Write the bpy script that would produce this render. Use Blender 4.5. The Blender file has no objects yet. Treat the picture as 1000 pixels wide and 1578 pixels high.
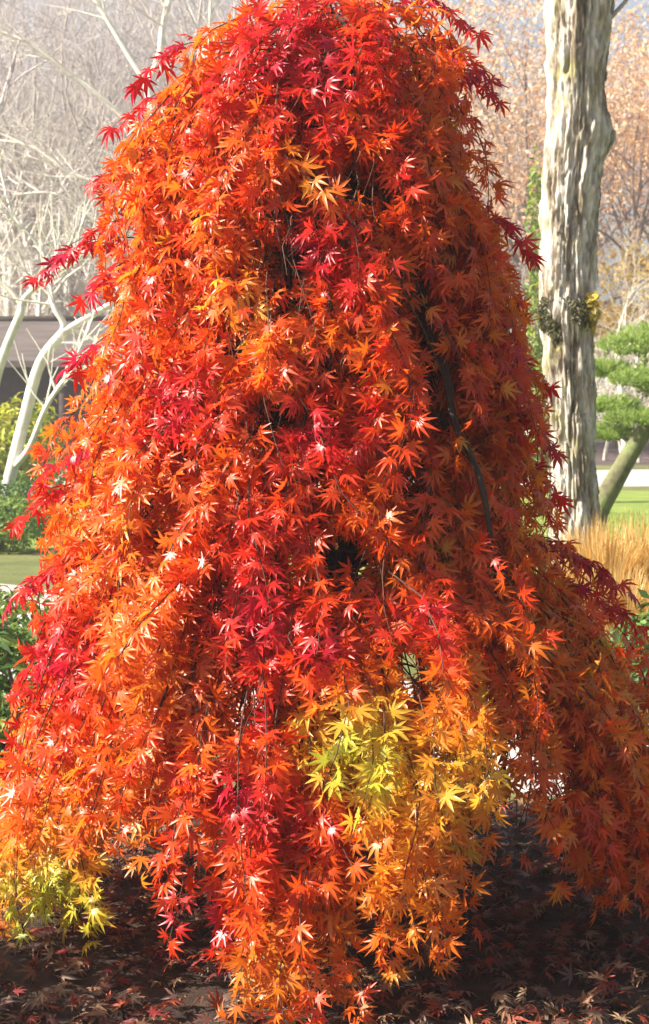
import bpy, math, random
import numpy as np
from mathutils import Vector, noise as mnoise

R = math.radians
rng = np.random.default_rng(11)
random.seed(11)
scene = bpy.context.scene
col = scene.collection

# ------------------------------------------------------------------ camera
FPX = 2700.0                      # focal length in pixels of the 1000 px wide photograph
CAM_Z = 1.5
PITCH = math.atan((789 - 620) / FPX)
cam = bpy.data.cameras.new('camera')
cam_o = bpy.data.objects.new('camera', cam)
col.objects.link(cam_o)
cam.sensor_fit = 'HORIZONTAL'
cam.sensor_width = 24.0
cam.lens = 24.0 * FPX / 1000.0
cam.clip_start = 0.05
cam.clip_end = 2000
cam_o.location = (0, 0, CAM_Z)
cam_o.rotation_euler = (math.pi / 2 - PITCH, 0, 0)
cam.dof.use_dof = True
cam.dof.focus_distance = 4.6
cam.dof.aperture_fstop = 11.0
scene.camera = cam_o

# ------------------------------------------------------------------ world, sun, exposure
SUN_AZ = R(-101)        # compass angle from +Y (view direction) towards +X; -90 = straight from the left
SUN_EL = R(36)
w = bpy.data.worlds.new('World')
scene.world = w
w.use_nodes = True
nt = w.node_tree
bg = nt.nodes['Background']
sky = nt.nodes.new('ShaderNodeTexSky')
sky.sky_type = 'NISHITA'
sky.sun_disc = False
sky.sun_elevation = SUN_EL
sky.sun_rotation = SUN_AZ
sky.air_density = 1.0
sky.dust_density = 4.0
nt.links.new(sky.outputs[0], bg.inputs[0])
bg.inputs[1].default_value = 0.055
sun = bpy.data.lights.new('sun', 'SUN')
sun.energy = 5.0
sun.angle = R(0.55)
sun.color = (1.0, 0.93, 0.82)
sun_o = bpy.data.objects.new('sun', sun)
col.objects.link(sun_o)
sdir = Vector((math.sin(SUN_AZ) * math.cos(SUN_EL), math.cos(SUN_AZ) * math.cos(SUN_EL), math.sin(SUN_EL)))
sun_o.rotation_euler = sdir.to_track_quat('Z', 'Y').to_euler()
sun_o.location = (-6, 0, 12)
vs = scene.view_settings
vs.view_transform = 'Standard'
vs.look = 'None'
vs.gamma = 1.0
vs.exposure = 1.8
vs.use_curve_mapping = False
scene.cycles.max_bounces = 8
scene.cycles.transmission_bounces = 6
scene.cycles.use_denoising = True

# ------------------------------------------------------------------ helpers
def at(px, py, Y):
    """point at depth Y that the photograph shows at pixel (px, py)"""
    a, b = px - 500.0, 789.0 - py
    dy = FPX * math.cos(PITCH) + b * math.sin(PITCH)
    dz = -FPX * math.sin(PITCH) + b * math.cos(PITCH)
    s = Y / dy
    return Vector((a * s, Y, CAM_Z + dz * s))

def unit(v):
    return v / np.maximum(np.linalg.norm(v, axis=-1, keepdims=True), 1e-9)

def tag(o, label=None, cat=None, group=None, kind=None):
    if label: o['label'] = label
    if cat: o['category'] = cat
    if group: o['group'] = group
    if kind: o['kind'] = kind
    return o

def empty(name, loc=(0, 0, 0), rz=0.0, parent=None):
    o = bpy.data.objects.new(name, None)
    o.location = loc
    o.rotation_euler = (0, 0, rz)
    o.parent = parent
    o.empty_display_size = 0.2
    col.objects.link(o)
    return o

def mesh_np(name, verts, tris, colors=None, smooth=False):
    verts = np.asarray(verts, np.float32)
    tris = np.asarray(tris, np.int32)
    me = bpy.data.meshes.new(name)
    me.vertices.add(len(verts))
    me.vertices.foreach_set('co', verts.ravel())
    n = tris.shape[1]
    me.loops.add(tris.size)
    me.loops.foreach_set('vertex_index', tris.ravel())
    me.polygons.add(len(tris))
    me.polygons.foreach_set('loop_start', np.arange(0, tris.size, n, dtype=np.int32))
    me.polygons.foreach_set('loop_total', np.full(len(tris), n, np.int32))
    if smooth:
        me.polygons.foreach_set('use_smooth', np.ones(len(tris), bool))
    if colors is not None:
        a = me.color_attributes.new('leafcol', 'FLOAT_COLOR', 'POINT')
        c = np.ones((len(verts), 4), np.float32)
        c[:, :3] = colors
        a.data.foreach_set('color', c.ravel())
    me.update(calc_edges=True)
    me.validate()
    return me

def link(name, me, mat, parent=None, loc=(0, 0, 0)):
    o = bpy.data.objects.new(name, me)
    if mat is not None and not me.materials:
        me.materials.append(mat)
    o.parent = parent
    o.location = loc
    col.objects.link(o)
    return o

class Tubes:
    """collects tapered tubes into one mesh"""
    def __init__(self): self.v = []; self.q = []; self.n = 0
    def add(self, pts, radii, sides=5):
        pts = np.asarray(pts, float); radii = np.asarray(radii, float)
        m = len(pts)
        t = unit(np.gradient(pts, axis=0))
        ref = np.array([0.31, 0.77, 0.2]) if abs(t[0, 2]) > 0.7 else np.array([0.1, 0.15, 1.0])
        u = unit(np.cross(t, ref)); w_ = np.cross(t, u)
        a = np.linspace(0, 2 * np.pi, sides, endpoint=False)
        ring = u[:, None] * np.cos(a)[None, :, None] + w_[:, None] * np.sin(a)[None, :, None]
        v = pts[:, None] + ring * radii[:, None, None]
        self.v.append(v.reshape(-1, 3))
        i = np.arange(m - 1)[:, None] * sides; j = np.arange(sides)[None]; k = (j + 1) % sides
        q = np.stack([i + j, i + k, i + sides + k, i + sides + j], -1).reshape(-1, 4) + self.n
        self.q.append(q); self.n += m * sides
    def mesh(self, name):
        return mesh_np(name, np.concatenate(self.v), np.concatenate(self.q), smooth=True)
    def build(self, name, mat, parent=None):
        return link(name, self.mesh(name), mat, parent)

def bez(p, n):
    """Catmull-Rom through the points, n samples per span"""
    p = np.asarray(p, float)
    p = np.vstack([2 * p[0] - p[1], p, 2 * p[-1] - p[-2]])
    out = []
    for i in range(1, len(p) - 2):
        t = np.linspace(0, 1, n, endpoint=(i == len(p) - 3))[:, None]
        a, b, c, d = p[i - 1], p[i], p[i + 1], p[i + 2]
        out.append(0.5 * (2 * b + (c - a) * t + (2 * a - 5 * b + 4 * c - d) * t**2 + (-a + 3 * b - 3 * c + d) * t**3))
    return np.vstack(out)

def box_mesh(name, x0, x1, y0, y1, z0, z1):
    v = [(x, y, z) for x in (x0, x1) for y in (y0, y1) for z in (z0, z1)]
    q = [(0, 1, 3, 2), (4, 6, 7, 5), (0, 4, 5, 1), (2, 3, 7, 6), (0, 2, 6, 4), (1, 5, 7, 3)]
    return mesh_np(name, v, q)

# ------------------------------------------------------------------ materials
def new_mat(name):
    m = bpy.data.materials.new(name); m.use_nodes = True
    n = m.node_tree; b = n.nodes['Principled BSDF']
    return m, n, b

def noise_node(n, scale, detail=6, rough=0.6, vec=None):
    t = n.nodes.new('ShaderNodeTexNoise')
    t.inputs['Scale'].default_value = scale
    t.inputs['Detail'].default_value = detail
    t.inputs['Roughness'].default_value = rough
    if vec is not None: n.links.new(vec, t.inputs['Vector'])
    return t

def ramp_node(n, stops, fac):
    r = n.nodes.new('ShaderNodeValToRGB')
    e = r.color_ramp.elements
    while len(e) < len(stops): e.new(0.5)
    for k, (p, c) in enumerate(stops):
        e[k].position = p; e[k].color = (*c, 1)
    n.links.new(fac, r.inputs[0])
    return r

def mat_noise(name, stops, scale, rough=0.85, bump=0.4, bump_scale=None, stretch=(1, 1, 1), bump_dist=0.02, spec=0.3):
    m, n, b = new_mat(name)
    tc = n.nodes.new('ShaderNodeTexCoord')
    mp = n.nodes.new('ShaderNodeMapping'); mp.inputs['Scale'].default_value = stretch
    n.links.new(tc.outputs['Object'], mp.inputs[0])
    t = noise_node(n, scale, 8, 0.65, mp.outputs[0])
    r = ramp_node(n, stops, t.outputs['Fac'])
    n.links.new(r.outputs[0], b.inputs['Base Color'])
    b.inputs['Roughness'].default_value = rough
    b.inputs['Specular IOR Level'].default_value = spec
    t2 = noise_node(n, bump_scale or scale * 3, 8, 0.7, mp.outputs[0])
    bp = n.nodes.new('ShaderNodeBump'); bp.inputs['Strength'].default_value = bump; bp.inputs['Distance'].default_value = bump_dist
    n.links.new(t2.outputs['Fac'], bp.inputs['Height'])
    n.links.new(bp.outputs[0], b.inputs['Normal'])
    return m

def mat_leaf(name, source='attr', color=None, trans=0.45, rough=0.36, spec=0.5, var=0.25):
    """thin leaf: glossy front, light passes through"""
    m = bpy.data.materials.new(name); m.use_nodes = True
    n = m.node_tree
    b = n.nodes['Principled BSDF']; out = n.nodes['Material Output']
    if source == 'attr':
        a = n.nodes.new('ShaderNodeAttribute'); a.attribute_name = 'leafcol'; c = a.outputs['Color']
    elif source == 'object':
        a = n.nodes.new('ShaderNodeObjectInfo'); c = a.outputs['Color']
    else:
        a = n.nodes.new('ShaderNodeRGB'); a.outputs[0].default_value = (*color, 1); c = a.outputs[0]
    g = n.nodes.new('ShaderNodeNewGeometry')
    hs = n.nodes.new('ShaderNodeHueSaturation')
    mr = n.nodes.new('ShaderNodeMapRange')
    mr.inputs[3].default_value = 1 - var; mr.inputs[4].default_value = 1 + var
    nz = noise_node(n, 60, 3, 0.6)
    tc = n.nodes.new('ShaderNodeTexCoord'); n.links.new(tc.outputs['Object'], nz.inputs['Vector'])
    n.links.new(nz.outputs['Fac'], mr.inputs[0])
    n.links.new(mr.outputs[0], hs.inputs['Value'])
    n.links.new(c, hs.inputs['Color'])
    n.links.new(hs.outputs[0], b.inputs['Base Color'])
    b.inputs['Roughness'].default_value = rough
    b.inputs['Specular IOR Level'].default_value = spec
    tr = n.nodes.new('ShaderNodeBsdfTranslucent')
    n.links.new(hs.outputs[0], tr.inputs['Color'])
    mx = n.nodes.new('ShaderNodeMixShader'); mx.inputs[0].default_value = trans
    n.links.new(b.outputs[0], mx.inputs[1]); n.links.new(tr.outputs[0], mx.inputs[2])
    n.links.new(mx.outputs[0], out.inputs['Surface'])
    return m

M = {}
M['leaf'] = mat_leaf('maple_leaf', 'attr', trans=0.55)
M['leaf_single'] = mat_leaf('maple_leaf_single', 'object', trans=0.55)
M['litter_leaf'] = mat_leaf('dry_leaf', 'attr', trans=0.2, rough=0.6)
M['plant_leaf'] = mat_leaf('plant_leaf', 'attr', trans=0.4, rough=0.5)
M['twig'] = mat_noise('maple_twig_bark', [(0.3, (0.05, 0.022, 0.015)), (0.7, (0.11, 0.05, 0.03))], 30)
M['maple_bark'] = mat_noise('maple_bark', [(0.3, (0.02, 0.013, 0.010)), (0.7, (0.06, 0.042, 0.032))], 14, bump=0.6, stretch=(1, 1, 0.25))
M['mulch'] = mat_noise('mulch', [(0.3, (0.018, 0.011, 0.008)), (0.55, (0.045, 0.026, 0.017)), (0.8, (0.10, 0.06, 0.036))], 12, bump=0.9, bump_scale=40)
M['gravel'] = mat_noise('pale_gravel', [(0.25, (0.3, 0.27, 0.25)), (0.6, (0.48, 0.44, 0.41)), (0.85, (0.58, 0.54, 0.5))], 25, bump=0.5, bump_scale=120)
M['ground'] = mat_noise('garden_ground', [(0.3, (0.06, 0.085, 0.022)), (0.5, (0.12, 0.13, 0.035)), (0.72, (0.19, 0.17, 0.07))], 0.9, bump=0.7, bump_scale=25)
M['lawn'] = mat_noise('lawn', [(0.3, (0.10, 0.17, 0.025)), (0.55, (0.19, 0.25, 0.04)), (0.8, (0.3, 0.3, 0.07))], 1.6, bump=0.8, bump_scale=50)
M['hill'] = mat_noise('leaf_covered_hillside', [(0.3, (0.07, 0.05, 0.05)), (0.55, (0.15, 0.105, 0.10)), (0.8, (0.26, 0.18, 0.14))], 0.5, bump=0.8, bump_scale=3, bump_dist=0.3)
M['grey_bark'] = mat_noise('grey_bark', [(0.3, (0.3, 0.26, 0.25)), (0.7, (0.52, 0.47, 0.44))], 4, bump=0.4)
M['cream_bark'] = mat_noise('cream_bark', [(0.3, (0.45, 0.41, 0.34)), (0.7, (0.7, 0.66, 0.57))], 5, bump=0.3)
M['brown_bark'] = mat_noise('brown_bark', [(0.3, (0.1, 0.07, 0.055)), (0.7, (0.26, 0.19, 0.15))], 4, bump=0.4)
M['white_bark'] = mat_noise('pale_smooth_bark', [(0.3, (0.5, 0.46, 0.38)), (0.6, (0.68, 0.65, 0.57))], 6, bump=0.25)
M['pine_bark'] = mat_noise('mossy_pine_bark', [(0.3, (0.07, 0.06, 0.04)), (0.5, (0.13, 0.13, 0.06)), (0.7, (0.16, 0.22, 0.07))], 9, bump=0.6)
M['roof'] = mat_noise('weathered_roof', [(0.3, (0.055, 0.045, 0.042)), (0.7, (0.13, 0.105, 0.095))], 3, bump=0.4, stretch=(0.3, 3, 1))
M['dark_wood'] = mat_noise('dark_wood', [(0.3, (0.025, 0.017, 0.014)), (0.7, (0.06, 0.04, 0.035))], 6, bump=0.3)
M['plaster'] = mat_noise('pale_plaster', [(0.3, (0.5, 0.48, 0.45)), (0.7, (0.62, 0.6, 0.57))], 2, bump=0.1)
M['moss'] = mat_noise('moss', [(0.3, (0.04, 0.06, 0.012)), (0.7, (0.13, 0.15, 0.03))], 30, bump=0.8)

def bark_material():
    m, n, b = new_mat('old_rough_bark')
    tc = n.nodes.new('ShaderNodeTexCoord')
    mp = n.nodes.new('ShaderNodeMapping'); mp.inputs['Scale'].default_value = (1, 1, 0.22)
    n.links.new(tc.outputs['Object'], mp.inputs[0])
    t = noise_node(n, 11, 10, 0.7, mp.outputs[0])
    r = ramp_node(n, [(0.36, (0.10, 0.075, 0.05)), (0.44, (0.27, 0.22, 0.16)), (0.51, (0.5, 0.45, 0.38)), (0.62, (0.68, 0.65, 0.59))], t.outputs['Fac'])
    # lichen, a yellowish green crust in patches
    t3 = noise_node(n, 4.2, 8, 0.7, tc.outputs['Object'])
    r3 = ramp_node(n, [(0.52, (0, 0, 0)), (0.68, (0.75, 0.75, 0.75))], t3.outputs['Fac'])
    mx = n.nodes.new('ShaderNodeMix'); mx.data_type = 'RGBA'
    n.links.new(r3.outputs[0], mx.inputs[0]); n.links.new(r.outputs[0], mx.inputs[6])
    mx.inputs[7].default_value = (0.34, 0.32, 0.12, 1)
    n.links.new(mx.outputs[2], b.inputs['Base Color'])
    b.inputs['Roughness'].default_value = 0.92; b.inputs['Specular IOR Level'].default_value = 0.15
    t2 = noise_node(n, 30, 10, 0.8, mp.outputs[0])
    bp = n.nodes.new('ShaderNodeBump'); bp.inputs['Strength'].default_value = 1.0; bp.inputs['Distance'].default_value = 0.02
    n.links.new(t2.outputs['Fac'], bp.inputs['Height']); n.links.new(bp.outputs[0], b.inputs['Normal'])
    return m
M['old_bark'] = bark_material()

# ------------------------------------------------------------------ setting: ground, hillside, lawn, paths
def ground_z(x, y):
    """height of the garden and of the wooded hill behind it"""
    x = np.asarray(x, float); y = np.asarray(y, float)
    k = np.clip(y - 44, 0, None)
    slope = 0.17 + 0.09 * np.tanh(-x / 12.0)
    h = slope * k * k / (k + 14.0)
    return h + 0.5 * np.sin(x * 0.21 + 1.3) * np.clip(k / 20, 0, 1)

gx = np.concatenate([np.linspace(-400, -40, 13), np.linspace(-36, 36, 37), np.linspace(40, 400, 13)])
gy = np.concatenate([np.linspace(-60, 0, 4), np.linspace(2, 44, 22), np.linspace(46, 150, 53), np.linspace(170, 700, 18)])
X, Y = np.meshgrid(gx, gy)
Z = ground_z(X, np.minimum(Y, 150)) 
nv = np.stack([X, Y, Z], -1).reshape(-1, 3)
nx = len(gx)
ii = (np.arange(len(gy) - 1)[:, None] * nx + np.arange(nx - 1)[None]).ravel()
qq = np.stack([ii, ii + 1, ii + nx + 1, ii + nx], -1)
gm = mesh_np('ground', nv, qq, smooth=True)
gm.materials.append(M['ground']); gm.materials.append(M['hill'])
cy = nv[qq].mean(1)[:, 1]
gm.polygons.foreach_set('material_index', (cy > 42).astype(np.int32))
tag(link('ground', gm, None), kind='structure')

def sheet(name, outline, z, mat):
    v = [(x, y, z) for x, y in outline]
    me = bpy.data.meshes.new(name)
    me.from_pydata(v, [], [list(range(len(v)))]); me.update()
    return tag(link(name, me, mat), kind='structure')

def strip(name, centre, widths, z, mat):
    c = bez([(x, y, 0) for x, y in centre], 8)
    wd = np.interp(np.linspace(0, 1, len(c)), np.linspace(0, 1, len(widths)), widths)
    t = unit(np.gradient(c, axis=0)); s = np.stack([-t[:, 1], t[:, 0], t[:, 2]], -1)
    jit = np.array([mnoise.noise(Vector((i * 0.6, 3.1, 0))) for i in range(len(c))]) * 0.12
    a = c + s * (wd * 0.5 + jit)[:, None]; b = c - s * (wd * 0.5 - jit)[:, None]
    v = np.vstack([a, b]); v[:, 2] = z; n_ = len(c)
    i = np.arange(n_ - 1)
    return tag(link(name, mesh_np(name, v, np.stack([i, i + n_, i + n_ + 1, i + 1], -1)), mat), kind='structure')

# bed under the maple
th = np.linspace(0, 2 * np.pi, 60, endpoint=False)
bed_r = 1.0 + 0.06 * np.sin(3 * th + 1) + 0.04 * np.sin(7 * th)
sheet('mulch_bed', [(0.0 + 2.6 * r * math.cos(a), 4.3 + 2.35 * r * math.sin(a)) for a, r in zip(th, bed_r)], 0.008, M['mulch'])
strip('gravel_path', [(9.0, 6.8), (4.0, 6.9), (1.2, 7.4), (-0.6, 9.2), (-2.4, 12.2), (-5.0, 14.3), (-12, 15.2)], [1.7, 1.7, 1.7, 1.9, 2.2, 2.6, 2.8], 0.004, M['gravel'])
strip('far_path', [(-40, 33.0), (-10, 33.5), (4, 34.5), (12, 36.5), (40, 38)], [7, 7, 7, 6.5, 7], 0.004, M['gravel'])
sheet('lawn', [(1.2, 12.0), (3.0, 10.9), (9, 10.5), (16, 14), (18, 24), (12, 30), (3.0, 29.5), (0.0, 24), (-0.4, 16)], 0.006, M['lawn'])
sheet('lawn', [(-3.0, 17.3), (-8, 17.0), (-16, 18), (-16, 28.5), (-3.2, 28.5), (-1.2, 23)], 0.006, M['lawn'])

# ------------------------------------------------------------------ the weeping maple
def leaf_template(r, curl, fold):
    spec = [(-112, 0.40), (-74, 0.72), (-37, 0.93), (0, 1.0), (37, 0.93), (74, 0.72), (112, 0.40)]
    lob = [(R(a + r.normal(0, 3)), l * (1 + r.normal(0, 0.06))) for a, l in spec]
    V = [(0, 0, 0)]
    def P(a, d, side=0.0, z=0.0):
        x, y = math.sin(a) * d + math.cos(a) * side, math.cos(a) * d - math.sin(a) * side
        V.append((x, y, z)); return len(V) - 1
    sin_ = [P(lob[0][0] - 0.5, 0.10)]
    for i in range(6):
        sin_.append(P((lob[i][0] + lob[i + 1][0]) / 2, 0.19 * (lob[i][1] + lob[i + 1][1]) / 2 + 0.05))
    sin_.append(P(lob[6][0] + 0.5, 0.10))
    F = []
    for i, (a, l) in enumerate(lob):
        sL, sR = sin_[i], sin_[i + 1]
        wd = 0.098 * l + 0.008
        aL = P(a, 0.50 * l, -wd, fold * 0.5); aR = P(a, 0.50 * l, wd, fold * 0.5)
        m = P(a, 0.46 * l, 0, -fold * 0.5); tip = P(a + r.normal(0, 0.05), l, 0, -abs(r.normal(0, 0.06)))
        F += [(0, m, sR), (0, sL, m), (sR, m, aR), (sL, aL, m), (aR, m, tip), (m, aL, tip)]
    V = np.array(V)
    d2 = (V[:, :2] ** 2).sum(1)
    V[:, 2] -= curl * d2
    V[:, 2] += 0.05 * r.normal() * V[:, 0]
    k = len(V)     # stalk
    V = np.vstack([V, [(-0.014, 0, 0.004), (0.014, 0, 0.004), (0.0, -0.5, 0.06)]])
    F.append((k, k + 2, k + 1))
    return V, np.array(F)

TEMPL = [leaf_template(np.random.default_rng(100 + i), c, f) for i, (c, f) in enumerate(
    [(0.10, 0.04), (0.22, 0.05), (0.35, 0.06), (0.48, 0.05), (0.15, 0.09), (0.30, 0.10), (0.6, 0.08), (0.05, 0.05)])]

AX = np.array([-0.02, 5.2])        # the maple's axis on the ground
_zt = [2.80, 2.69, 2.63, 2.54, 2.44, 2.31, 2.17, 2.02, 1.87, 1.73, 1.54, 1.35, 1.15, 1.0, 0.86, 0.75, 0.58, 0.19, -0.1]
_rr = [0.05, 0.20, 0.38, 0.46, 0.50, 0.48, 0.52, 0.56, 0.59, 0.63, 0.65, 0.66, 0.68, 0.80, 0.92, 0.98, 1.02, 1.06, 1.05]
_rl = [0.05, 0.22, 0.27, 0.44, 0.52, 0.55, 0.60, 0.61, 0.59, 0.58, 0.68, 0.80, 0.85, 0.88, 0.89, 0.89, 0.90, 0.95, 0.93]
def crown_r(z, th):
    zr = _zt[::-1]
    a = np.interp(z, zr, _rr[::-1]); b = np.interp(z, zr, _rl[::-1])
    wq = 0.5 + 0.5 * np.cos(th)
    fr = np.clip(-np.sin(th), 0, 1) * np.clip((1.0 - z) / 0.9, 0, 1)
    return (a * wq + b * (1 - wq)) * (1 + 0.09 * fr)

def hem(th):
    """height above ground at which the hanging curtain ends, round the tree"""
    d = lambda c, wd: np.exp(-(((th - c + np.pi) % (2 * np.pi) - np.pi) / wd) ** 2)
    f = -np.pi / 2
    return 0.02 + 0.40 * d(f - 0.48, 0.22) + 0.34 * d(f + 0.55, 0.36) + 0.30 * d(0.5, 0.6) + 0.22 * d(2.4, 0.7) + 0.1 * d(1.5, 0.5)

maple = empty('japanese_maple', (AX[0], AX[1], 0))
tag(maple, 'weeping maple with orange and red leaves hanging to the ground', 'tree')
base = np.array([AX[0], AX[1], 0.0])
def L(p): return np.asarray(p, float) - base

# trunk and rising stems
tk = Tubes()
tp = bez([L((AX[0] + 0.03, AX[1], -0.08)), L((0.04, 5.22, 0.25)), L((0.07, 5.2, 0.62)), L((0.04, 5.18, 1.0))], 8)
tk.add(tp, np.interp(np.linspace(0, 1, len(tp)), [0, 0.12, 0.4, 1], [0.13, 0.085, 0.068, 0.06]), 12)
tk.build('trunk', M['maple_bark'], maple)
stems = []
for pts, r0, r1 in [
    ([(0.03, 5.19, 0.9), at(470, 760, 5.12), at(452, 560, 5.05), at(447, 420, 5.02), at(449, 300, 5.02), at(470, 200, 5.1), at(500, 110, 5.2)], 0.036, 0.013),
    ([(0.05, 5.2, 0.95), at(560, 700, 5.15), at(545, 500, 5.1), at(541, 370, 5.05), at(540, 255, 5.05), at(530, 150, 5.1), at(520, 70, 5.2)], 0.034, 0.012),
    ([(0.05, 5.22, 0.97), at(600, 640, 5.3), at(590, 420, 5.28), at(578, 270, 5.25), at(575, 160, 5.25)], 0.034, 0.014),
    ([(0.02, 5.2, 0.93), at(420, 640, 5.3), at(330, 430, 5.4), at(260, 260, 5.45)], 0.03, 0.01)]:
    p = bez([L(q) for q in pts], 7)
    s = Tubes(); s.add(p, np.linspace(r0, r1, len(p)), 8)
    s.build('branch', M['maple_bark'], maple)
    stems.append(p)
# the arching limb that shows dark through the leaves on the sunless side
p = bez([stems[2][16], L(at(615, 410, 5.0)), L(at(654, 470, 4.88)), L(at(664, 525, 4.84)), L(at(688, 575, 4.8)), L(at(700, 650, 4.75)), L(at(745, 760, 4.7)), L(at(772, 1000, 4.68)), L(at(778, 1240, 4.72))], 7)
s = Tubes(); s.add(p, np.linspace(0.021, 0.005, len(p)) * (1 + 0.15 * np.sin(np.arange(len(p)) * 1.7)), 8); s.build('branch', M['maple_bark'], maple)

# limbs
limbs = []
NL = 66
for i in range(NL):
    th = i * 2.39996 + rng.normal(0, 0.12)
    q = (i + 0.5) / NL
    ze = 0.95 + 1.6 * q ** 0.72
    st = stems[i % 4]
    sz = st[:, 2]
    k = int(np.argmin(np.abs(sz - max(0.95, ze - 0.30))))
    p0 = st[k]
    re = crown_r(ze, th) * rng.uniform(0.5, 0.7)
    d = np.array([math.cos(th), math.sin(th), 0])
    e = d * re + np.array([0, 0, ze])
    mid = p0 * 0.5 + e * 0.5 + np.array([0, 0, 0.10 + 0.05 * rng.random()]) + rng.normal(0, 0.025, 3)
    end = d * crown_r(ze - 0.25, th) * 0.78 + np.array([0, 0, ze - 0.25]) + rng.normal(0, 0.03, 3)
    p = bez([p0, mid, e, end], 6)
    s = Tubes(); s.add(p, np.linspace(0.012, 0.004, len(p)), 5); s.build('branch', M['maple_bark'], maple)
    limbs.append((th, ze, p))

# hanging shoots and the leaves they carry
tw = Tubes()
LP, LY, LN, LS, LC, LT = [], [], [], [], [], []
def noise3(p, s, o=0.0):
    return mnoise.noise(Vector((p[0] * s + o, p[1] * s + o * 0.7, p[2] * s - o)))

HUES = np.array([-0.25, 0, 0.18, 0.36, 0.52, 0.68, 0.84, 1.0, 1.2])
RGB = np.array([(0.20, 0.022, 0.13), (0.36, 0.006, 0.07), (0.52, 0.014, 0.035), (0.66, 0.032, 0.014), (0.72, 0.075, 0.008),
                (0.74, 0.14, 0.010), (0.76, 0.25, 0.018), (0.74, 0.48, 0.05), (0.50, 0.52, 0.05)])
def hue_rgb(h):
    return np.stack([np.interp(h, HUES, RGB[:, c]) for c in range(3)], -1)

def wpt(px, py, Y): return np.array(at(px, py, Y)) - base
yellow_spots = [(wpt(540, 1170, 4.20), 0.15, 1.2), (wpt(70, 1420, 4.45), 0.20, 1.2), (wpt(690, 1180, 4.35), 0.16, 0.98),
                (wpt(390, 1440, 4.25), 0.13, 0.95), (wpt(170, 960, 4.5), 0.16, 0.86), (wpt(590, 1330, 4.3), 0.14, 0.9), (wpt(400, 1150, 4.5), 0.12, 0.95),
                (wpt(610, 1480, 4.25), 0.12, 0.82)]
red_spots = [(wpt(400, 940, 4.45), 0.13, 0.05), (wpt(470, 380, 4.7), 0.12, 0.05), (wpt(325, 1400, 4.3), 0.11, -0.16), (wpt(375, 1200, 4.35), 0.09, -0.12), (wpt(410, 1090, 4.4), 0.07, -0.05),  # purple entries: shade on red leaves put into the hue
             (wpt(270, 620, 4.6), 0.14, 0.1), (wpt(480, 660, 4.55), 0.14, 0.12), (wpt(510, 990, 4.3), 0.08, 0.1), (wpt(90, 1010, 4.75), 0.18, 0.12),
             (wpt(660, 950, 4.35), 0.12, 0.22), (wpt(470, 1260, 4.25), 0.12, 0.2), (wpt(470, 100, 4.9), 0.2, 0.15), (wpt(400, 820, 4.5), 0.2, 0.3)]
gaps = [(wpt(x_, y_, Y_), r_) for x_, y_, Y_, r_ in [
    (442, 320, 4.75, .065), (440, 390, 4.75, .075), (441, 455, 4.75, .075), (540, 275, 4.8, .065), (541, 345, 4.8, .065), (582, 295, 4.8, .06), (625, 440, 4.7, .07), (650, 500, 4.65, .07),
    (672, 560, 4.62, .07), (695, 625, 4.6, .075), (415, 640, 4.6, .08), (530, 860, 4.5, .08), (640, 1030, 4.4, .07), (780, 1250, 4.5, .10), (385, 1075, 4.4, .065), (600, 880, 4.45, .06),
    (500, 560, 4.6, .06), (370, 520, 4.7, .05), (640, 740, 4.55, .06), (340, 900, 4.5, .06), (700, 380, 4.7, .05), (850, 1180, 4.6, .05)]]

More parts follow.
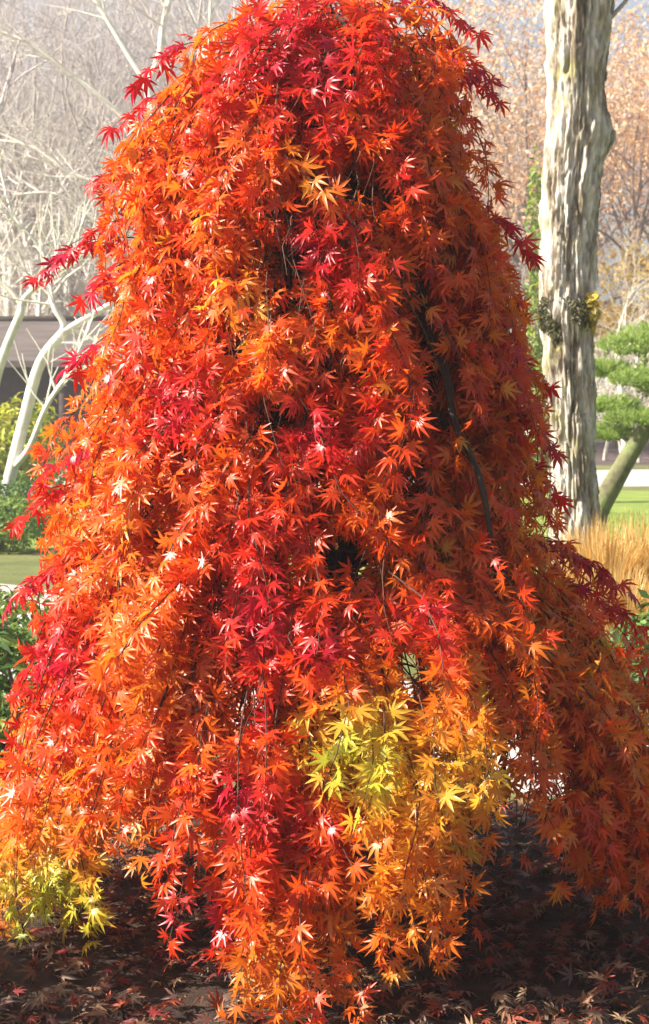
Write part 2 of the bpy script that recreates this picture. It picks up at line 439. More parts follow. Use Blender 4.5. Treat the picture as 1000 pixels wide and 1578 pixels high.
def strand(th, z0, s, Ln, start, dense=1.0, side=0.0):
    n = max(6, int(Ln / 0.055))
    t = np.linspace(0, 1, n)
    zz = z0 + 0.05 * np.sin(np.pi * np.clip(t * 2.2, 0, 1)) - Ln * t ** 1.25
    tt = th + side * t
    rr = s * crown_r(zz, tt) * (0.60 + 0.40 * (1 - (1 - t) ** 2.2))
    wob = 0.045 * np.stack([np.sin(t * 5 + rng.uniform(0, 6)), np.sin(t * 4 + rng.uniform(0, 6)), 0 * t], -1)
    p = np.stack([rr * np.cos(tt), rr * np.sin(tt), zz], -1) + wob
    if start is not None:
        f = np.clip(1 - t * 2.2, 0, 1)[:, None] ** 1.5
        p = p * (1 - f) + start * f
    p = p[p[:, 2] > 0.025]
    if len(p) < 4: return
    tw.add(p, np.linspace(0.0034, 0.0011, len(p)), 3)
    T = unit(np.gradient(p, axis=0))
    seg = np.r_[0, np.cumsum(np.linalg.norm(np.diff(p, axis=0), axis=1))]
    tot = seg[-1]
    h0 = 0.68 + 0.25 * noise3(p[len(p) // 2], 2.6, 5.0) + rng.normal(0, 0.07) - 0.08 * (z0 - 1.4) / 1.3 + (0.10 if s < 0.8 else 0)
    u = 0.12 * tot
    while u < tot:
        u += rng.uniform(0.018, 0.044) / dense
        if u > tot: break
        x = np.array([np.interp(u, seg, p[:, c]) for c in range(3)])
        Tn = unit(np.array([np.interp(u, seg, T[:, c]) for c in range(3)]))
        skip = False
        for gp, gr in gaps:
            dd = np.linalg.norm((x - gp) * np.array([1, 0.15, 1]))
            if dd < gr * rng.uniform(0.8, 1.25) and rng.random() < 0.94: skip = True
        if skip: continue
        rad = np.array([x[0], x[1], 0.0]); rn = np.linalg.norm(rad)
        O = rad / max(rn, 0.05)
        O = unit(O + np.array([0, 0, 0.25 + 1.0 * np.clip((x[2] - 2.25) / 0.5, 0, 1)]))
        S = unit(np.cross(Tn, O))
        frac = u / tot
        for sg in (-1, 1):
            if rng.random() < 0.10: continue
            ya = 0.30 * Tn + sg * rng.uniform(0.1, 1.1) * S + 0.42 * O + np.array([0, 0, -0.42]) + rng.normal(0, 0.36, 3)
            ya = unit(ya)
            nn = O + rng.normal(0, 0.6, 3)
            nn = unit(nn - ya * nn.dot(ya))
            sz = rng.uniform(0.037, 0.058) * (0.85 if frac > 0.9 else 1.0)
            h = h0 + rng.normal(0, 0.075)
            out = rn / crown_r(x[2], math.atan2(x[1], x[0]))
            if out > 0.98: h -= 0.08
            for c_, r_, hv in yellow_spots + red_spots:
                d2 = (((x - c_) * np.array([1, 0.35, 1])) ** 2).sum() / (r_ * r_)
                if d2 < 4:
                    k = math.exp(-d2 * 1.1) * (1.25 if hv > 0.9 else 0.85)
                    h = h * (1 - min(k, 1)) + (hv + rng.normal(0, 0.06)) * min(k, 1)
            LP.append(x + ya * sz * 0.5); LY.append(ya); LN.append(nn); LS.append(sz); LC.append(h); LT.append(rng.integers(len(TEMPL)))

FR = -np.pi / 2
for (th, ze, p) in limbs:
    front = 0.5 - 0.5 * math.sin(th)
    for j in range(7 + int(9 * front)):
        k = rng.integers(len(p) // 4, len(p))
        st = p[k]
        tj = th + rng.normal(0, 0.42)
        z0 = st[2] + rng.uniform(-0.04, 0.06)
        s = rng.uniform(0.78, 1.0) if rng.random() < 0.72 else rng.uniform(0.55, 0.8)
        hb = hem(tj)
        Ln = min(rng.uniform(0.28, 0.62), max(0.2, z0 - hb))
        strand(tj, z0, s, Ln, st, side=rng.normal(0, 0.22))
# low curtain: long shoots reaching the hem
for i in range(240):
    tj = rng.uniform(-np.pi, np.pi) if i % 3 == 0 else FR + rng.uniform(-1.75, 1.75)
    hb = hem(tj) + rng.uniform(0, 0.14)
    z0 = rng.uniform(max(hb + 0.35, 0.65), 1.25)
    s = rng.uniform(0.82, 1.03)
    near = min(limbs, key=lambda q: abs((q[0] - tj + np.pi) % (2 * np.pi) - np.pi) * 0.8 + abs(q[1] - z0 - 0.1))
    strand(tj, z0, s, z0 - hb, near[2][-1] * 0.3 + near[2][-5] * 0.7, side=rng.normal(0, 0.12))
# sprays that hang clear of the rest in front and catch the sun
for px, ya_, yb_, s_ in [(540, 1040, 1270, 1.13), (515, 1070, 1250, 1.16), (565, 1090, 1260, 1.12), (655, 880, 1130, 1.12), (690, 960, 1220, 1.13), (720, 1000, 1240, 1.10), (665, 1080, 1300, 1.12),
                         (440, 1230, 1545, 1.07), (490, 1260, 1560, 1.08), (380, 1300, 1560, 1.06), (520, 1380, 1570, 1.06), (465, 1340, 1570, 1.10), (610, 1150, 1360, 1.10), (640, 1200, 1390, 1.1), (200, 900, 1080, 1.12), (160, 930, 1100, 1.1)]:
    q0 = at(px, ya_, 4.35); q1 = at(px, yb_, 4.2)
    tj = math.atan2(-0.9, q1.x - AX[0])
    near = min(limbs, key=lambda q: abs((q[0] - tj + np.pi) % (2 * np.pi) - np.pi) * 0.8 + abs(q[1] - q0.z - 0.15))
    strand(tj, q0.z + 0.08, s_, q0.z + 0.08 - max(q1.z, 0.05), near[2][-3], dense=1.2)
# crown cap
for i in range(34):
    tj = rng.uniform(-np.pi, np.pi)
    strand(tj, rng.uniform(2.5, 2.78), rng.uniform(0.7, 1.0), rng.uniform(0.25, 0.5), stems[i % 3][-1] + np.array([0, 0, 0.05]))
# shoots that stick out past the outline
for px, py, Yd, ln in [(210, 120, 5.2, .3), (180, 190, 5.1, .3), (150, 275, 5.1, .35), (95, 385, 5.2, .42), (130, 450, 5.1, .3), (60, 420, 5.2, .35), (110, 560, 5.0, .3), (60, 735, 5.0, .3),
                       (30, 800, 5.0, .3), (20, 920, 5.0, .3), (730, 45, 5.2, .3), (755, 110, 5.2, .3), (765, 145, 5.1, .3), (815, 385, 5.2, .2), (845, 590, 5.2, .25), (855, 690, 5.1, .2), (860, 760, 5.1, .25), (930, 880, 5.1, .35), (960, 905, 5.1, .3), (980, 960, 5.0, .3)]:
    e = np.array(at(px, py, Yd)) - base
    o = unit(np.array([e[0], e[1], 0]))
    a = e - o * ln + np.array([0, 0, 0.10])
    p = bez([a, a * 0.45 + e * 0.55 + np.array([0, 0, 0.05]), e], 6)
    tw.add(p, np.linspace(0.003, 0.001, len(p)), 3)
    for q in range(3, len(p)):
        for sg in (-1, 1):
            Tn = unit(p[q] - p[q - 1]); S = unit(np.cross(Tn, np.array([0, 0, 1.0])))
            ya = unit(0.5 * Tn + sg * 0.6 * S + np.array([0, 0, -0.45]) + rng.normal(0, 0.25, 3))
            nn = np.array([0, 0, 1.0]) + rng.normal(0, 0.5, 3); nn = unit(nn - ya * nn.dot(ya))
            sz = rng.uniform(0.045, 0.062)
            LP.append(p[q] + ya * sz * 0.5); LY.append(ya); LN.append(nn); LS.append(sz); LC.append(rng.uniform(0.08, 0.4)); LT.append(rng.integers(len(TEMPL)))
tag(tw.build('twigs', M['twig'], maple), kind='stuff')

LP = np.array(LP); LY = np.array(LY); LN = np.array(LN); LS = np.array(LS); LC = np.array(LC); LT = np.array(LT)
keep = LP[:, 2] > 0.035
LP, LY, LN, LS, LC, LT = (a[keep] for a in (LP, LY, LN, LS, LC, LT))
LX = np.cross(LY, LN)
NLEAF = len(LP)
print('maple leaves', NLEAF)
lrgb = hue_rgb(LC) * rng.uniform(0.8, 1.15, (NLEAF, 1))

# the 300 leaves that show largest stand alone; rank by size in view among the frontmost ones
wp = LP + base - np.array([0, 0, CAM_Z])
sx = wp[:, 0] / wp[:, 1] * FPX + 500; sy = 620 - wp[:, 2] / wp[:, 1] * FPX
facing = np.abs((LN * unit(wp)).sum(1))
score = facing * (LS / wp[:, 1]) ** 2
cell = (np.floor(sx / 24).astype(int) * 1000 + np.floor(sy / 24).astype(int))
order = np.lexsort((wp[:, 1], cell))
first = order[np.r_[True, np.diff(cell[order]) != 0]]
first = first[(sx[first] > 10) & (sx[first] < 990) & (sy[first] > 10) & (sy[first] < 1570)]
single = first[np.argsort(-score[first])[:300]]
is_single = np.zeros(NLEAF, bool); is_single[single] = True

def merge_leaves(P_, Y_, N_, X_, S_, T_, C_, templ):
    vs_, fs_, cs_ = [], [], []; off = 0
    for k, (V, F) in enumerate(templ):
        m = np.where(T_ == k)[0]
        if not len(m): continue
        v = (X_[m, None] * V[None, :, 0:1] + Y_[m, None] * V[None, :, 1:2] + N_[m, None] * V[None, :, 2:3]) * S_[m, None, None] + P_[m, None]
        vs_.append(v.reshape(-1, 3))
        fs_.append((F[None] + (np.arange(len(m)) * len(V))[:, None, None]).reshape(-1, 3) + off)
        cs_.append(np.repeat(C_[m], len(V), axis=0)); off += len(m) * len(V)
    return np.concatenate(vs_), np.concatenate(fs_), np.concatenate(cs_)

r_ = ~is_single
v, f, c = merge_leaves(LP[r_], LY[r_], LN[r_], LX[r_], LS[r_], LT[r_], lrgb[r_], TEMPL)
tag(link('foliage', mesh_np('foliage', v, f, c), M['leaf'], maple), kind='stuff')
leaf_me = [mesh_np('leaf', V, F) for V, F in TEMPL]
from mathutils import Matrix
for i in single:
    o = link('leaf', leaf_me[LT[i]], M['leaf_single'], maple)
    m = Matrix.Identity(4)
    for r0 in range(3):
        m[r0][0], m[r0][1], m[r0][2], m[r0][3] = LX[i][r0] * LS[i], LY[i][r0] * LS[i], LN[i][r0] * LS[i], LP[i][r0]
    o.matrix_local = m
    o.color = (*lrgb[i], 1)

# ------------------------------------------------------------------ fallen leaves on the bed and the path edge
def lying(n, fx, dry):
    P_, Y_, N_, S_, H_ = [], [], [], [], []
    while len(P_) < n:
        x, y = fx()
        a = rng.uniform(0, 6.283)
        nn = unit(np.array([0, 0, 1.0]) + rng.normal(0, 0.42, 3))
        ya = np.array([math.cos(a), math.sin(a), 0]); ya = unit(ya - nn * ya.dot(nn))
        P_.append((x, y, rng.uniform(0.018, 0.045))); Y_.append(ya); N_.append(nn); S_.append(rng.uniform(0.03, 0.055))
    P_, Y_, N_, S_ = map(np.array, (P_, Y_, N_, S_))
    pal = np.array([(0.13, 0.055, 0.03), (0.20, 0.095, 0.045), (0.16, 0.08, 0.04), (0.09, 0.03, 0.02), (0.26, 0.045, 0.015), (0.28, 0.17, 0.09), (0.16, 0.015, 0.012), (0.10, 0.05, 0.03)])
    C_ = pal[rng.integers(0, len(pal), n)] * rng.uniform(0.6, 1.2, (n, 1))
    T_ = rng.integers(0, len(TEMPL), n)
    return merge_leaves(P_, Y_, N_, np.cross(Y_, N_), S_, T_, C_, TEMPL)
def bed_pt():
    while True:
        a = rng.uniform(0, 6.283); r = math.sqrt(rng.random())
        return (2.5 * r * math.cos(a), 4.3 + 2.3 * r * math.sin(a))
v, f, c = lying(11000, bed_pt, 1)
tag(link('fallen_leaves', mesh_np('fallen_leaves', v, f, c), M['litter_leaf']), 'dry brown and red leaves scattered over the shaded soil', 'leaves', kind='stuff')

# ------------------------------------------------------------------ the old tree trunk beside the maple
OY = 12.5
prof = [(1080, 893, 150), (960, 891, 128), (900, 890, 104), (830, 888, 86), (760, 885, 76), (700, 882, 72), (580, 877, 75), (500, 873, 84), (470, 872, 88), (400, 874, 82), (300, 878, 85), (215, 889, 92), (150, 889, 89),
        (80, 890, 92), (0, 894, 110), (-60, 900, 106), (-200, 906, 96), (-450, 905, 86), (-800, 915, 70)]
oc = np.array([at(cx, y, OY) for y, cx, wd in prof]); oc[0, 2] = min(oc[0, 2], -0.1)
orad = np.array([wd * 0.5 * OY / FPX for y, cx, wd in prof])
obase = np.array([oc[1, 0], OY, 0.0])
old = empty('old_tree', obase)
tag(old, 'tall old tree with rough furrowed pale bark beside the weeping maple', 'tree')
ns, na = 620, 150
tq = np.linspace(0, 1, ns); zs = oc[0, 2] + (oc[-1, 2] - oc[0, 2]) * tq
cxs = np.interp(zs, oc[:, 2], oc[:, 0]); rs = np.interp(zs, oc[:, 2], orad)
def smooth(a, k=15):
    return np.convolve(np.pad(a, k, 'edge'), np.ones(2 * k + 1) / (2 * k + 1), 'valid')
cxs = smooth(cxs); rs = smooth(rs)
ang = np.linspace(0, 2 * np.pi, na, endpoint=False)
VV = np.zeros((ns, na, 3))
for i in range(ns):
    for j in range(na):
        a = ang[j] + 0.25 * math.sin(zs[i] * 0.9)
        ca, sa = math.cos(a), math.sin(a)
        v1 = mnoise.noise(Vector((ca * 3.4, sa * 3.4, zs[i] * 0.9)))
        wq = mnoise.noise(Vector((ca * 2.2 + 3, sa * 2.2, zs[i] * 2.3)))
        w2 = mnoise.noise(Vector((ca * 6 + 1, sa * 6, zs[i] * 6.0)))
        dv, _ = mnoise.voronoi(Vector((ca * 3.9 + 5 + 0.9 * wq + 0.22 * w2, sa * 3.9 + 0.7 * v1, zs[i] * 1.15 + 1.1 * wq + 0.12 * w2)))
        e2 = min((dv[1] - dv[0]) / 0.26, 1.0)
        rg_ = 1 - abs(mnoise.noise(Vector((ca * 8 + 2 + wq, sa * 8, zs[i] * 1.6)))) * 3
        v3 = mnoise.noise(Vector((ca * 13, sa * 13 + 9, zs[i] * 6.0)))
        v4 = mnoise.noise(Vector((ca * 26, sa * 26 + 2, zs[i] * 18.0)))
        dep = 0.65 + 0.9 * wq
        d = 0.024 * v1 - 0.042 * dep * (1 - e2) ** 1.5 - 0.016 * max(rg_, 0) ** 2 + 0.016 * v3 + 0.010 * v4 + 0.008 * round(v3 * 3) / 3
        # burl on the sunless side and the swollen knot
        da = (ang[j] + 0.15 + np.pi) % (2 * np.pi) - np.pi
        d += 0.075 * math.exp(-((zs[i] - 3.38) / 0.11) ** 2 - (da / 0.55) ** 2)
        da2 = (ang[j] + 1.6 + np.pi) % (2 * np.pi) - np.pi
        d += 0.05 * math.exp(-((zs[i] - 2.12) / 0.09) ** 2 - (da2 / 0.9) ** 2)
        r = rs[i] + d
        VV[i, j] = (cxs[i] + r * ca - obase[0], r * sa, zs[i])
ii = (np.arange(ns - 1)[:, None] * na + np.arange(na)[None]); jj = (np.arange(ns - 1)[:, None] * na + (np.arange(na)[None] + 1) % na)
qq = np.stack([ii, jj, jj + na, ii + na], -1).reshape(-1, 4)
link('trunk', mesh_np('trunk', VV.reshape(-1, 3), qq, smooth=True), M['old_bark'], old)
# limbs high up, out of the picture, carrying a bare crown
lb = []
top = VV[-1].mean(0)
for k, (zf, th, ln) in enumerate([(0.80, 0.6, 3.0), (0.90, 2.6, 2.6), (0.97, 4.2, 2.4), (1.0, 1.5, 2.5), (1.0, 5.6, 2.6)]):
    q = VV[int(zf * (ns - 1))].mean(0)
    d = np.array([math.cos(th), math.sin(th), 0])
    s = Tubes()
    p = bez([q, q + d * ln * 0.3 + [0, 0, ln * 0.45], q + d * ln * 0.6 + [0, 0, ln * 1.0], q + d * ln * 0.8 + [0, 0, ln * 1.6]], 6)
    s.add(p, np.linspace(0.10, 0.02, len(p)), 8)
    for m in range(6, len(p), 2):
        e = p[m] + unit(rng.normal(0, 1, 3) + [0, 0, 0.8]) * 0.9
        s.add(bez([p[m], (p[m] + e) / 2 + rng.normal(0, 0.06, 3), e], 4), np.linspace(0.025, 0.006, 8)[:len(bez([p[m], e, e], 4))], 5)
    s.build('branch', M['grey_bark'], old)
# twig leaving the trunk near the top of the picture
s = Tubes()
p = bez([np.array(at(930, 40, OY)) - obase, np.array(at(955, 12, OY)) - obase, np.array(at(990, -25, OY - .1)) - obase, np.array(at(1040, -60, OY - .2)) - obase], 5)
s.add(p, np.linspace(0.02, 0.006, len(p)), 6); s.build('branch', M['grey_bark'], old)

# little leaf sprays: used for moss tufts, ivy and shrubs
def diamond_cloud(P_, N_, S_, C_, elong=1.6):
    """pointed leaf blades, four triangles each"""
    n = len(P_)
    a = unit(np.cross(N_, rng.normal(0, 1, (n, 3)))); b = np.cross(N_, a)
    s = S_[:, None]
    fold = N_ * s * 0.18
    v = np.stack([P_ - a * s * elong * 0.5, P_ + b * s * 0.33 + fold, P_ + a * s * elong * 0.5 - fold * 0.8, P_ - b * s * 0.33 + fold, P_], 1).reshape(-1, 3)
    t = np.array([(0, 4, 1), (1, 4, 2), (0, 3, 4), (3, 2, 4)])
    f = (t[None] + (np.arange(n) * 5)[:, None, None]).reshape(-1, 3)
    return v, f, np.repeat(C_, 5, axis=0)

def blob_pts(n, c, r, shell=0.6):
    d = unit(rng.normal(0, 1, (n, 3)))
    q = shell + (1 - shell) * rng.random((n, 1)) ** 0.5
    return np.asarray(c) + d * q * np.asarray(r), d

# moss on the knot and leaves of a climber beside it
cx = np.array(at(872, 482, OY)) - obase
fl = VV.reshape(-1, 3)
ctr = np.repeat(np.stack([cxs - obase[0], 0 * cxs], -1), na, 0)
rad = fl[:, :2] - ctr
wgt = np.array([mnoise.noise(Vector(q * 7.0)) for q in fl]) - ((fl[:, 2] - 2.10) / 0.17) ** 2 * 0.6 + 0.0
wgt[(rad[:, 1] > 0.02)] = -1
cand = np.where(wgt > 0)[0]
n = 1900
pk = cand[rng.integers(0, len(cand), n)]
D_ = unit(np.concatenate([rad[pk], np.full((n, 1), 0.08)], 1))
P_ = fl[pk] + D_ * rng.uniform(0.0, 0.03, (n, 1)) + rng.normal(0, 0.008, (n, 3))
C_ = np.array([(0.075, 0.085, 0.018), (0.11, 0.10, 0.02), (0.05, 0.055, 0.015)])[rng.integers(0, 3, n)] * rng.uniform(0.6, 1.4, (n, 1))
v, f, c = diamond_cloud(P_, unit(D_ + rng.normal(0, 0.8, (n, 3))), rng.uniform(0.010, 0.024, n), C_)
tag(link('moss', mesh_np('moss', v, f, c), M['plant_leaf'], old), kind='stuff')
n = 70
P_, D_ = blob_pts(n, np.array(at(911, 478, OY - 0.18)) - obase, (0.05, 0.06, 0.16), 0.2)
C_ = np.array([(0.55, 0.42, 0.06)]) * rng.uniform(0.6, 1.2, (n, 1))
v, f, c = diamond_cloud(P_, unit(rng.normal(0, 1, (n, 3)) + [-0.6, -1, 0.3]), rng.uniform(0.03, 0.06, n), C_)
tag(link('climber_leaves', mesh_np('climber_leaves', v, f, c), M['plant_leaf'], old), kind='stuff')

# ------------------------------------------------------------------ shrubs, grasses, pine
def shrub(name, label, cat, base_p, lobes, n, size, cols, group=None, stems_n=7):
    o = empty(name, base_p)
    tag(o, label, cat, group)
    P_, N_, C_ = [], [], []
    tot = sum(r[0] * r[2] for _, r in lobes)
    for c0, r in lobes:
        m = int(n * r[0] * r[2] / tot)
        p, d = blob_pts(m, c0, r, 0.55)
        lump = np.array([mnoise.noise(Vector(q * (2.2 / max(r))) ) for q in p])
        p += d * lump[:, None] * np.array(r) * 0.45
        ok = p[:, 2] > 0.02
        P_.append(p[ok]); N_.append(unit(d[ok] + rng.normal(0, 0.6, (ok.sum(), 3)) + [0, 0, 0.3]))
    P_ = np.concatenate(P_); N_ = np.concatenate(N_); m = len(P_)
    cols = np.array(cols)
    C_ = cols[rng.integers(0, len(cols), m)] * rng.uniform(0.75, 1.25, (m, 1))
    v, f, c = diamond_cloud(P_, N_, rng.uniform(0.7, 1.3, m) * size, C_)
    tag(link('foliage', mesh_np('foliage', v, f, c), M['plant_leaf'], o), kind='stuff')
    s = Tubes()
    for k in range(stems_n):
        c0, r = lobes[k % len(lobes)]
        e = np.array(c0) + rng.normal(0, 0.3, 3) * np.array(r)
        a = np.array([e[0] * 0.25, e[1] * 0.25, -0.02])
        s.add(bez([a, (a + e) / 2 + rng.normal(0, 0.04, 3), e], 4), np.linspace(0.02, 0.006, len(bez([a, e, e], 4))), 5)
    s.build('stems', M['brown_bark'], o)
    return o

YG = [(0.42, 0.42, 0.02), (0.52, 0.47, 0.03), (0.30, 0.36, 0.02), (0.22, 0.30, 0.02)]
GR = [(0.06, 0.14, 0.02), (0.09, 0.18, 0.03), (0.12, 0.20, 0.05), (0.05, 0.10, 0.02)]
LG = [(0.16, 0.25, 0.04), (0.22, 0.30, 0.05), (0.10, 0.18, 0.03)]
def gp(px, Y, z=0.0):
    q = at(px, 789, Y); return np.array((q.x, Y, z))
shrub('golden_shrub', 'bright yellow green shrub in front of the low pavilion', 'shrub', gp(30, 28), [((0, 0, 0.8), (0.75, 0.6, 0.75)), ((0.45, 0, 0.55), (0.5, 0.5, 0.5)), ((-0.7, 0, 0.6), (0.6, 0.5, 0.6))], 3200, 0.09, YG)
shrub('round_shrub', 'rounded light green shrub beside the pale gravel path', 'shrub', gp(10, 17.5), [((0, 0, 0.26), (0.42, 0.4, 0.3)), ((-0.4, 0.1, 0.2), (0.35, 0.3, 0.25))], 2600, 0.04, LG)
shrub('round_shrub', 'dark green mounded shrub behind the light green rounded one', 'shrub', gp(30, 19.5), [((0.1, 0, 0.3), (0.5, 0.4, 0.36)), ((-0.5, 0, 0.35), (0.4, 0.4, 0.4))], 2400, 0.05, GR)
shrub('leafy_plant', 'low green leafy plant at the edge of the soil bed', 'plant', gp(-5, 7.2), [((0.0, 0, 0.32), (0.26, 0.3, 0.34)), ((-0.22, 0.2, 0.36), (0.25, 0.3, 0.4)), ((0.1, 0.6, 0.25), (0.25, 0.3, 0.3))], 2600, 0.042, GR + LG)
shrub('leafy_plant', 'light green plant growing along the pale gravel path', 'plant', gp(10, 10.6), [((0, 0, 0.15), (0.32, 0.3, 0.22)), ((-0.3, 0.1, 0.2), (0.3, 0.3, 0.25))], 1800, 0.04, LG)
shrub('leafy_plant', 'dark green plant at the foot of the tall golden grass', 'plant', gp(1000, 8.6), [((0.05, 0, 0.25), (0.2, 0.2, 0.3)), ((0.3, 0.1, 0.25), (0.25, 0.2, 0.3))], 1500, 0.045, GR)
shrub('slim_shrub', 'slim green shrub seen beside the rough pale trunk', 'shrub', gp(828, 26), [((0, 0, 2.6), (0.20, 0.2, 1.4)), ((0.05, 0, 1.3), (0.22, 0.2, 1.2)), ((-0.05, 0, 4.2), (0.14, 0.14, 0.9))], 1800, 0.07, LG + YG[2:])

shrub('leafy_plant', 'low broad green shrub added out of view to shade the soil bed', 'plant', (-1.55, 4.15, 0), [((0, 0, 0.38), (0.42, 0.5, 0.42)), ((0, -0.5, 0.35), (0.4, 0.4, 0.4)), ((-0.4, 0.2, 0.4), (0.4, 0.5, 0.42))], 5000, 0.05, GR)  # added outside the frame to cast shade on the front soil
shrub('shade_evergreen', 'dark green upright shrub added behind the maple to shade the rough trunk', 'shrub', gp(705, 12.6), [((0, 0, 0.6), (0.33, 0.3, 0.7)), ((0.02, 0, 1.4), (0.28, 0.26, 0.75))], 3500, 0.045, GR)  # added, hidden by the maple, to shade the lower old trunk

def grass_clump(name, label, base_p, n, h, spread, cols, wd=0.006):
    o = empty(name, base_p); tag(o, label, 'grass clump', 'golden grass clumps')
    a = rng.uniform(0, 6.283, n); r0 = rng.random(n) * 0.14
    hh = h * rng.uniform(0.55, 1.08, n); lean = spread * rng.random(n) ** 0.8
    d = np.stack([np.cos(a), np.sin(a), 0 * a], -1); s = np.stack([-np.sin(a), np.cos(a), 0 * a], -1)
    b = d * r0[:, None]
    ts = [0, 0.35, 0.7, 1.0]; wds = [1, 0.9, 0.6, 0.05]
    rows = []
    for t, wq in zip(ts, wds):
        c0 = b + d * (lean * t ** 1.8)[:, None]; c0[:, 2] = hh * (t - 0.16 * t ** 3 * lean / spread)
        rows += [c0 - s * wd * wq, c0 + s * wd * wq]
    v = np.stack(rows, 1)
    t_ = []
    for k in range(3): t_ += [(2 * k, 2 * k + 1, 2 * k + 3), (2 * k, 2 * k + 3, 2 * k + 2)]
    f = (np.array(t_)[None] + (np.arange(n) * 8)[:, None, None]).reshape(-1, 3)
    cc = np.array(cols)[rng.integers(0, len(cols), n)] * rng.uniform(0.8, 1.2, (n, 1))
    tag(link('blades', mesh_np('blades', v.reshape(-1, 3), f, np.repeat(cc, 8, 0)), M['plant_leaf'], o), kind='stuff')
GOLD = [(0.62, 0.36, 0.09), (0.58, 0.40, 0.14), (0.5, 0.27, 0.06), (0.62, 0.46, 0.2)]
for px, Yg, h, sp in [(935, 10.0, 0.84, 0.34), (985, 10.3, 0.86, 0.4), (1050, 10.1, 0.85, 0.4), (905, 10.5, 0.82, 0.28), (960, 9.3, 0.62, 0.36), (1015, 9.4, 0.6, 0.34)]:
    grass_clump('ornamental_grass', 'clump of tall golden dry grass in front of the rough trunk', gp(px, Yg), 900, h, sp, GOLD)

# pine with layered pads
py0 = 15.0
pine = empty('cloud_pine', gp(905, py0)); tag(pine, 'trained pine with layered green pads and a leaning mossy trunk', 'tree')
pb = np.array(pine.location)
s = Tubes()
tpz = [np.array((at(905, 789, py0).x, py0, -0.05)), np.array(at(918, 800, py0)), np.array(at(945, 745, py0)), np.array(at(985, 676, py0)), np.array(at(1030, 610, py0)), np.array(at(1055, 530, py0))]
p = bez([q - pb for q in tpz], 6); s.add(p, np.linspace(0.11, 0.05, len(p)), 10); s.build('trunk', M['pine_bark'], pine)
pads = [(975, 532, 15.0, 0.30, 0.11), (1010, 520, 15.2, 0.32, 0.12), (935, 570, 15.1, 0.22, 0.08), (990, 585, 14.8, 0.28, 0.08), (940, 625, 15.0, 0.26, 0.07), (985, 645, 14.8, 0.30, 0.075), (1030, 600, 15, 0.3, 0.1), (935, 668, 15.2, 0.24, 0.07), (1050, 560, 15.3, 0.4, 0.14)]
for px, pyy, Yp, rx, rz in pads:
    c0 = np.array(at(px, pyy, Yp)) - pb
    k = int(np.argmin(np.abs(p[:, 2] - (c0[2] - 0.08)))); q = p[k]
    b_ = Tubes(); pp = bez([q, (q + c0) / 2 + [0, 0, 0.03], c0 - [0, 0, rz * 0.5]], 5)
    b_.add(pp, np.linspace(0.03, 0.012, len(pp)), 6); b_.build('branch', M['pine_bark'], pine)
    nt_ = 230; nn = 14
    tp_, td = blob_pts(nt_, c0, (rx, rx * 0.9, rz), 0.2)
    ax = unit(td * [0.6, 0.6, 0.3] + [0, 0, 0.9])
    dirs = unit(ax[:, None] + rng.normal(0, 0.5, (nt_, nn, 3)))
    o_ = np.repeat(tp_, nn, 0); dd = dirs.reshape(-1, 3); ln = rng.uniform(0.05, 0.085, (len(dd), 1))
    sd = unit(np.cross(dd, rng.normal(0, 1, dd.shape))) * 0.0035
    v = np.stack([o_ - sd, o_ + sd, o_ + dd * ln], 1).reshape(-1, 3)
    f = np.arange(len(v)).reshape(-1, 3)
    cc = np.repeat(np.array([(0.28, 0.38, 0.09)]) * rng.uniform(0.6, 1.5, (len(dd), 1)) * np.array([1, 1, 1]), 3, 0)
    tag(link('needle_pad', mesh_np('needle_pad', v, f, cc), M['plant_leaf'], pine), kind='stuff')

# short grass blades on the nearer lawn
n = 24000
gxy = np.stack([rng.uniform(1.2, 9, n), 11.6 + 12 * rng.random(n) ** 1.4], -1)
a = rng.uniform(0, 6.283, n); hh = rng.uniform(0.03, 0.075, n)
b0 = np.concatenate([gxy, np.full((n, 1), 0.006)], 1)
sd = np.stack([np.cos(a), np.sin(a), 0 * a], -1) * 0.006
tip = b0 + np.stack([rng.normal(0, 0.02, n), rng.normal(0, 0.02, n), hh], -1)
v = np.stack([b0 - sd, b0 + sd, tip], 1).reshape(-1, 3)
cc = np.repeat(np.array(LG + [(0.36, 0.36, 0.06)])[rng.integers(0, 4, n)], 3, 0)
tag(link('grass', mesh_np('grass', v, np.arange(len(v)).reshape(-1, 3), cc), M['plant_leaf']), 'short sunlit yellow green grass of the lawn', 'grass', kind='stuff')

# ------------------------------------------------------------------ bare trees
def grow(tubes_trunk, tubes_br, p0, d0, length, r0, level, rg, spread, maxlevel, up=0.12, kids=(5, 5, 4, 4), tips=None):
    n = 7 if level == 0 else 5
    pts = [p0]; d = d0; step = length / (n - 1)
    for i in range(n - 1):
        d = unit(d + rg.normal(0, 0.10 + 0.05 * level, 3) + np.array([0, 0, up]))
        pts.append(pts[-1] + d * step)
    pts = np.array(pts)
    rr = np.linspace(r0, r0 * (0.35 if level else 0.45), n)
    (tubes_trunk if level == 0 else tubes_br).add(pts, rr, 8 if level == 0 else (5 if level == 1 else 3))
    if level >= maxlevel:
        if tips is not None: tips.append(pts[-1]); tips.append(pts[2])
        return
    for k in range(kids[level]):
        f = rg.uniform(0.30 if level else 0.28, 1.0) if k else 1.0
        q = np.array([np.interp(f, np.linspace(0, 1, n), pts[:, c]) for c in range(3)])
        dd = unit(d + unit(rg.normal(0, 1, 3)) * spread)
        grow(tubes_trunk, tubes_br, q, dd, length * rg.uniform(0.5, 0.72), max(r0 * (1 - 0.6 * f) * 0.62, 0.006), level + 1, rg, spread, maxlevel, up, kids, tips)

